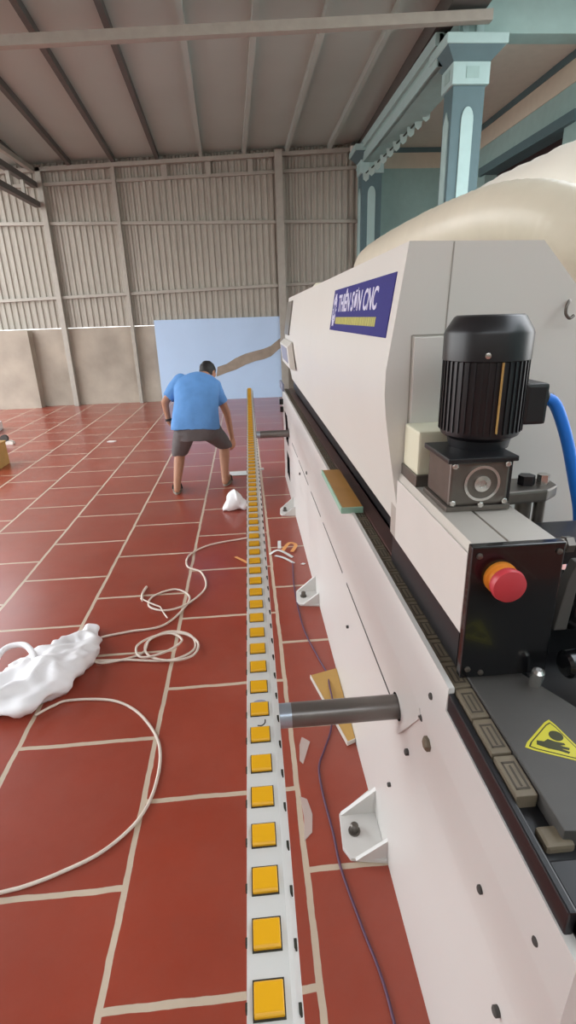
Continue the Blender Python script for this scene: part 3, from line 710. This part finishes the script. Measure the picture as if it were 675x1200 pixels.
# head: skull, face, nose, jaw, ears; looking down and to the right
fd = V3((.45, .62, -.64)).normalized(); upv = (V3((.15, .55, .65))-fd*fd.dot(V3((.15, .55, .65)))).normalized(); rt = fd.cross(upv)
HR = Matrix((rt, fd, upv)).transposed()
b.ball(head, .092, .83, 1.06, 1.15, HR)
b.cap(head+fd*.035-upv*.05, head+fd*.06-upv*.085, .058, .034)
b.cap(head+fd*.095+upv*.005, head+fd*.115-upv*.022, .010, .014)
for s_ in (-1, 1):
    b.ball(head+rt*s_*.078-upv*.01-fd*.005, .028, .35, .7, 1, HR, 12)
    b.ball(head+rt*s_*.03+fd*.088-upv*.062*.9, .012, 1.2, .6, .5, HR, 10)
    b.cap(head+rt*s_*.018+fd*.088+upv*.022, head+rt*s_*.042+fd*.080+upv*.022, .010, .009)
# hands
def hand(w, d, pn, th, curl, s):
    d = d.normalized(); pn = (pn-d*d.dot(pn)).normalized(); sd = d.cross(pn)*s
    pc = w+d*.085
    for q_ in range(4):
        o_ = (q_-1.5)*.019
        b.cap(w+d*.015+sd*o_*.5, pc+sd*o_, .017, .0125)
        ln = (.066, .076, .072, .056)[q_]
        k1 = pc+sd*o_*1.1+d*ln*.5*math.cos(curl*.4)+pn*ln*.5*math.sin(curl*.4); k2 = k1+d*ln*.5*math.cos(curl)+pn*ln*.5*math.sin(curl)
        b.cap(pc+sd*o_, k1, .0095, .0088); b.cap(k1, k2, .0088, .0075)
    t0 = w+d*.03-sd*.022; t1 = t0-sd*.03+d*.03+pn*.012; t2 = t1+d*.03+pn*.012-sd*.006
    b.cap(t0, t1, .015, .0115); b.cap(t1, t2, .0112, .009)
hand(wrR, V3((.08, .10, -.9)), V3((-.6, .6, 0)), 0, .7, 1)
hand(wrL, V3((.35, .35, -.6)), V3((.7, -.2, .3)), 0, .5, -1)
body_o = b.build('body', 'skin', pe); remesh(body_o, .0065, 5)
# eyes, brows, mouth
b = B()
for s_ in (-1, 1): b.ball(head+rt*s_*.032+fd*.085+upv*.008, .011, 1, .7, .7, HR, 10)
b.build('eye', 'hair', pe, True)
b = B(); b.cap(head+fd*.098-upv*.058-rt*.018, head+fd*.098-upv*.058+rt*.018, .005, .005); b.build('mouth', 'red', pe, True)
# hair
b = B(); b.ball(head+upv*.016-fd*.014, .0975, .86, 1.04, 1.10, HR, 28)
bmesh.ops.bisect_plane(b.bm, geom=list(b.bm.verts)+list(b.bm.edges)+list(b.bm.faces), plane_co=head+fd*.055+upv*.02, plane_no=(fd*.8-upv*.75).normalized(), clear_outer=True)
bmesh.ops.holes_fill(b.bm, edges=b.bm.edges)
for v in b.bm.verts: v.co += (v.co-head).normalized()*.007*noise.noise(v.co*45)
b.build('hair', 'hair', pe, 'all')
# shirt
b = B()
def ring(c, wx, wy, axis, n=28, sq=.85):
    axis = axis.normalized(); xr = V3((1, .06, 0)); xr = (xr-axis*axis.dot(xr)).normalized(); yr = axis.cross(xr); out = []
    for k in range(n):
        a_ = 2*PI*k/n; ca, sa = math.cos(a_), math.sin(a_)
        out.append(c+xr*wx*math.copysign(abs(ca)**sq, ca)+yr*wy*math.copysign(abs(sa)**sq, sa))
    return out
c0, c1 = V3((-.545, 5.30, .66)), V3((-.50, 5.73, 1.13))
ax = V3((0, .55, .75))
spec = [(0, .245, .155), (.12, .242, .16), (.3, .232, .165), (.5, .225, .165), (.68, .225, .155), (.82, .222, .135), (.92, .17, .11), (1.0, .085, .075)]
rr = []
for t_, wx, wy in spec:
    c_ = c0.lerp(c1, t_)+V3((0, -.035*math.sin(PI*t_), .035*math.sin(PI*t_))); a_ = V3((.03, .15+.65*t_, 1-.35*t_)); rr.append(ring(c_, wx, wy, a_))
b.rings(rr)
def frust(b, p, q, r, r2, n=20): b.ball(p, r, n=14); b.cyl(p, q, r, r2, n)
frust(b, shL+V3((.02, 0, -.005)), shL.lerp(elL, .78), .085, .068); frust(b, shR+V3((-.02, 0, 0)), shR.lerp(elR, .62), .088, .07)
sh = b.build('shirt', 'shirt', pe); remesh(sh, .009, 4)
for v in sh.data.vertices:
    p = v.co; d_ = noise.noise(V3((p.x*7, p.y*5, p.z*5)))*.012+.005*noise.noise(p*16); v.co = p+v.normal*d_
# shorts
b = B()
b.rings([ring(V3((-.54, 5.335, .74)), .205, .14, V3((0, .3, 1))), ring(V3((-.54, 5.315, .66)), .215, .155, V3((0, .2, 1))), ring(V3((-.54, 5.31, .545)), .165, .125, V3((0, .1, 1)))])
b.rings([ring(hipL+V3((-.005, .0, -.02)), .11, .13, hipL-kneL), ring(hipL.lerp(kneL, .5)+V3((-.0, -.01, 0)), .10, .105, hipL-kneL), ring(hipL.lerp(kneL, 1.05), .088, .088, V3((0, -.2, 1)))])
b.rings([ring(hipR+V3((.005, .0, -.02)), .11, .13, hipR-kneR), ring(hipR.lerp(kneR, .5)+V3((0, -.01, 0)), .10, .105, hipR-kneR), ring(hipR.lerp(kneR, 1.03), .088, .088, V3((0, -.2, 1)))])
so = b.build('shorts', 'shorts', pe); remesh(so, .008, 4)
for v in so.data.vertices:
    p = v.co; v.co = p+v.normal*(noise.noise(V3((p.x*10, p.y*8, p.z*6)))*.010)
b = B(); d_ = (wrL-elL).normalized(); b.cyl(wrL-d_*.035, wrL-d_*.012, .034); b.build('wristwatch', 'strap', pe, True)
for a_, sx in ((ankL, -.02), (ankR, .04)):
    toe = a_+V3((sx*1.1, .20, 0)); hl = a_+V3((0, -.075, 0))
    b = B(); n = 24; pts = []
    ax_ = (toe-hl); L_ = ax_.length; ax_.normalize(); pr_ = V3((ax_.y, -ax_.x, 0))
    for k in range(n):
        t_ = 2*PI*k/n; u_ = .5-.5*math.cos(t_); w_ = (.042+.012*u_)*math.sin(t_); p = hl+ax_*L_*u_+pr_*w_; pts.append((p.x, p.y))
    b.prism(pts, 'z', .001, .019, .003); fo = b.build('flip_flop', 'rubber', pe)
    b = B(); m_ = hl+ax_*L_*.55; e_ = hl+ax_*L_*.82
    for s_ in (-1, 1): b.tube([(m_+pr_*s_*.05+V3((0, 0, .02-m_.z))), (m_.lerp(e_, .5)+pr_*s_*.036+V3((0, 0, .062-m_.z))), (e_+V3((0, 0, .05-m_.z)))], .007, 8)
    b.build('strap', 'strap', fo, True)

# ------------------------------------------------------------------ things on the floor
def crumple(name, axis, widths, heights, label, cat, m='plastic', seed=0, amp=.05, nr=30, n=40, smooth=True):
    P = catmull(axis, 10); b = B(); R = []; mN = len(P)
    for i, p in enumerate(P):
        t_ = i/(mN-1); d_ = (P[min(i+1, mN-1)]-P[max(i-1, 0)]).normalized(); s_ = V3((-d_.y, d_.x, 0))
        f = t_*(len(widths)-1); k = min(int(f), len(widths)-2); f -= k
        w_ = widths[k]*(1-f)+widths[k+1]*f; h_ = heights[k]*(1-f)+heights[k+1]*f
        ring_ = []
        for q_ in range(n):
            a_ = 2*PI*q_/n; ca, sa = math.cos(a_), math.sin(a_)
            base = p+s_*w_*ca+V3((0, 0, h_*.5*(1+sa)))
            nn = base*9+V3((seed, 0, 0)); rg = .6-abs(noise.noise(nn*.72))*2.6; r2 = .4-abs(noise.noise(base*13+V3((0, seed, 0))))*1.8
            dsp = amp*(rg*.75+r2*.4)
            base += (s_*ca*.8+V3((0, 0, sa)))*dsp*min(1, w_*8)
            base.z = max(base.z, .004)
            ring_.append(base)
        R.append(ring_)
    b.rings(R); o = b.build(name, m, None, 'all')
    return tag(o, label, cat)
bag = crumple('plastic_bag', [(-1.42, 2.16, 0), (-1.30, 2.14, 0), (-1.19, 2.17, 0), (-1.09, 2.27, 0), (-1.03, 2.40, 0), (-1.0, 2.54, 0), (-.99, 2.64, 0), (-.985, 2.71, 0), (-.98, 2.735, 0)], [.04, .13, .185, .19, .165, .12, .065, .052, .03], [.03, .09, .11, .13, .12, .08, .06, .07, .03], 'large crumpled white carrier bag on the red tiles', 'bag', seed=5, amp=.05, n=72)
b = B(); b.tube([(-1.30, 2.22, .05), (-1.37, 2.36, .07), (-1.36, 2.47, .09), (-1.27, 2.48, .10), (-1.19, 2.40, .10), (-1.15, 2.32, .09)], .016, 10); b.build('handle', 'plastic', bag, True)
sb = crumple('plastic_bag', [(-.29, 4.66, 0), (-.22, 4.68, 0), (-.17, 4.72, 0), (-.12, 4.70, 0), (-.07, 4.66, 0)], [.02, .075, .085, .06, .04], [.03, .13, .19, .10, .06], 'small scrunched white bag beside the rail near the man', 'bag', seed=9, amp=.035, n=28)
def z3(pts, z): return [(x, y, z+(.004*math.sin(3*i) if False else 0)) for i, (x, y) in enumerate(pts)]
b = B(); b.tube(z3([(-1.06, 2.03), (-1.0, 2.085), (-.93, 2.117), (-.733, 2.094), (-.595, 2.003), (-.485, 1.848), (-.443, 1.711), (-.445, 1.545), (-.486, 1.422), (-.582, 1.319), (-.705, 1.258), (-.80, 1.226), (-.876, 1.212), (-1.2, 1.16), (-1.7, 1.2)], .0075), .0065, 8, sub=10)
tag(b.build('cable', 'cable', None, 'all'), 'white cable curving from the carrier bag in a wide arc', 'cable')
c2 = [(-.975, 2.50), (-.923, 2.43), (-.715, 2.405), (-.487, 2.377), (-.368, 2.462), (-.409, 2.607), (-.546, 2.651), (-.642, 2.552), (-.605, 2.414), (-.484, 2.355), (-.370, 2.385), (-.35, 2.50), (-.441, 2.60), (-.588, 2.604), (-.68, 2.50), (-.64, 2.39), (-.52, 2.42), (-.44, 2.52), (-.52, 2.60), (-.62, 2.55), (-.656, 2.451), (-.844, 2.384), (-.935, 2.47), (-.944, 2.62), (-.771, 2.679), (-.58, 2.718), (-.474, 2.897), (-.452, 3.054), (-.558, 3.16), (-.688, 3.086), (-.694, 2.957), (-.577, 2.88), (-.452, 2.946), (-.354, 3.156), (-.399, 3.388), (-.507, 3.499), (-.512, 3.69), (-.374, 3.862), (-.1, 3.954), (.02, 3.98)]
b = B(); pts = []
lv = 0
for i, (x, y) in enumerate(c2): pts.append((x, y, .0085+.012*(1 if 7 < i < 14 else 0)+.022*(1 if 14 <= i < 20 else 0)+.008*(i in (21, 22, 31, 32))))
b.tube(pts, .0065, 8, sub=10)
cc = tag(b.build('cable', 'cable', None, 'all'), 'coiled white cable looped on tiles between bag and rail', 'cable')
b = B()
for e_ in ((-.765, 3.06), (-.70, 3.0), (-.56, 2.80)): b.tube([(-.62, 2.93, .016), ((e_[0]-.62)/2, (e_[1]+2.93)/2-.01, .018), (e_[0], e_[1], .012)], .0045, 6)
b.build('bare_strand', 'cable', cc, True)
b = B(); b.tube([(-.755, 3.22, .010), (-.765, 3.12, .012), (-.75, 3.03, .012)], .008, 8); b.build('cable_tail', 'cable', cc, True)
b = B(); b.tube(z3([(.261, 3.461), (.238, 3.076), (.246, 2.613), (.292, 2.32), (.32, 2.18)], .005)+[(.315, 2.05, .026), (.31, 1.92, .026)]+z3([(.28, 1.79), (.235, 1.681), (.202, 1.597), (.199, 1.476), (.212, 1.31), (.218, 1.179), (.25, .997), (.273, .887), (.283, .775), (.29, .5)], .005), .0042, 8, sub=8)
tag(b.build('wire', 'purple', None, 'all'), 'thin dark purple wire along the floor beside the machine', 'wire')
# offcut strips right of the rail
def strips(name, pts, w, m, label, group=None):
    b = B(); P = catmull(pts, 5); R = []
    for i, p in enumerate(P):
        d_ = (P[min(i+1, len(P)-1)]-P[max(i-1, 0)]).normalized(); s_ = V3((-d_.y, d_.x, 0)).normalized()*w
        R.append([p-s_-V3((0, 0, .001)), p+s_-V3((0, 0, .001)), p+s_+V3((0, 0, .001)), p-s_+V3((0, 0, .001))])
    b.rings(R); return tag(b.build(name, m), label, 'scrap', group)
strips('plastic_strip', [(.10, 3.63, .004), (.17, 3.64, .03), (.27, 3.55, .006)], .012, 'tiewhite', 'pale plastic strip lying nearest the rail among floor scraps', 'floor scraps')
strips('plastic_strip', [(.14, 3.60, .005), (.20, 3.54, .012), (.27, 3.45, .006)], .010, 'tiewhite', 'pale plastic strip closest to the machine base among scraps', 'floor scraps')
strips('plastic_strip', [(.20, 3.66, .012), (.26, 3.76, .03), (.31, 3.74, .02), (.27, 3.64, .01)], .014, 'tieorange', 'curled orange strip on the floor beside the machine', 'floor scraps')
strips('plastic_strip', [(.18, 3.72, .008), (.185, 3.80, .03), (.19, 3.86, .01)], .013, 'tiewhite', 'short upright pale strip behind the orange one', 'floor scraps')
strips('plastic_strip', [(-.16, 3.62, .006), (-.11, 3.54, .015), (-.06, 3.49, .006)], .011, 'tieorange', 'pale orange strip left of the rail', 'floor scraps')
strips('plastic_strip', [(.325, 3.44, .004), (.345, 3.42, .008)], .012, 'tiewhite', 'tiny white scrap beside the machine base', 'floor scraps')
b = B(); b.prism([(.150, 1.765), (.182, 1.735), (.165, 1.69), (.140, 1.62), (.128, 1.64), (.135, 1.72)], 'z', .002, .004); tag(b.build('plastic_film', 'film'), 'clear plastic film scrap on the grout below the near tube', 'film')
b = B(); b.prism([(.112, 1.47), (.137, 1.455), (.150, 1.39), (.140, 1.32), (.108, 1.29), (.118, 1.38)], 'z', .002, .004); tag(b.build('plastic_film', 'film'), 'clear plastic film scrap beside the nearest foot bracket', 'film')
b = B(); b.prism([(-2.15, 7.95), (-2.04, 7.93), (-2.02, 8.0), (-2.12, 8.03)], 'z', .002, .012); tag(b.build('paper_scrap', 'paper'), 'small white paper scrap alone on the far tiles', 'paper')
# tool by the man's foot
tl = thing('dustpan', (-.15, 5.85, 0), 'pale flat dustpan by the man\'s right foot', 'dustpan')
b = B(); b.prism([(-.26, .006), (-.02, .006), (-.02, .045), (-.03, .045), (-.035, .012), (-.26, .010)], 'y', 5.80, 5.96, .002); b.build('pan', 'tiewhite', tl)
b = B(); b.cyl((-.02, 5.88, .03), (.14, 5.89, .045), .013); b.build('handle', 'tiewhite', tl, True)
# things at the left edge
cb_ = thing('cardboard_box', (-3.4, 6.7, 0), 'cardboard box at the left edge of the red floor', 'box')
b = B(); b.box(-3.72, -3.16, 6.57, 6.95, 0, .30, .004); b.build('carton', 'card', cb_)
b = B(); b.box(-3.73, -3.155, 6.565, 6.76, .29, .305); b.box(-3.73, -3.155, 6.765, 6.955, .29, .305); b.build('flap', 'card', cb_)
b = B(); b.box(-3.47, -3.41, 6.562, 6.572, .02, .30); b.build('tape', 'tieorange', cb_)
b = B(); b.prism([(-4.7, 8.9), (-4.18, 8.95), (-4.30, 9.5), (-4.8, 9.4)], 'z', .002, .14, .012); tag(b.build('foam_slab', 'paper'), 'white foam slab at left edge behind the cardboard box', 'foam')
tp = thing('tape_dispenser', (-3.68, 8.15, 0), 'small pale tape dispenser on the far tiles at left', 'dispenser')
b = B(); b.prism([(-3.80, .0), (-3.58, .0), (-3.58, .04), (-3.62, .06), (-3.76, .05), (-3.80, .03)], 'y', 8.10, 8.18, .003); b.build('dispenser_base', 'woodw', tp)
b = B(); b.lathe((-3.70, 8.10, .095), (0, 1, 0), [(0, .025), (0, .055), (.06, .055), (.06, .025)], 20); b.build('tape_roll', 'seam', tp, True)

# ------------------------------------------------------------------ light: overcast daylight through the open sides, shaped by added unseen walls
w = bpy.data.worlds.new('overcast'); scn.world = w; w.use_nodes = True
nt = w.node_tree; N = nt.nodes; L = nt.links
bg = N['Background']; tc = N.new('ShaderNodeTexCoord'); sp = N.new('ShaderNodeSeparateXYZ'); cr = N.new('ShaderNodeValToRGB')
L.new(tc.outputs['Generated'], sp.inputs[0]); L.new(sp.outputs[2], cr.inputs[0])
cr.color_ramp.elements[0].position = 0; cr.color_ramp.elements[0].color = (.95, .95, .94, 1)
cr.color_ramp.elements[1].position = .8; cr.color_ramp.elements[1].color = (.85, .92, 1, 1)
L.new(cr.outputs[0], bg.inputs[0]); bg.inputs[1].default_value = 3.2
vs = scn.view_settings; vs.view_transform = 'Standard'; vs.look = 'None'; vs.gamma = 1; vs.use_curve_mapping = False; vs.exposure = .6
scn.display_settings.display_device = 'sRGB'
scn.cycles.use_denoising = True
scn.cycles.max_bounces = 8; scn.cycles.diffuse_bounces = 5
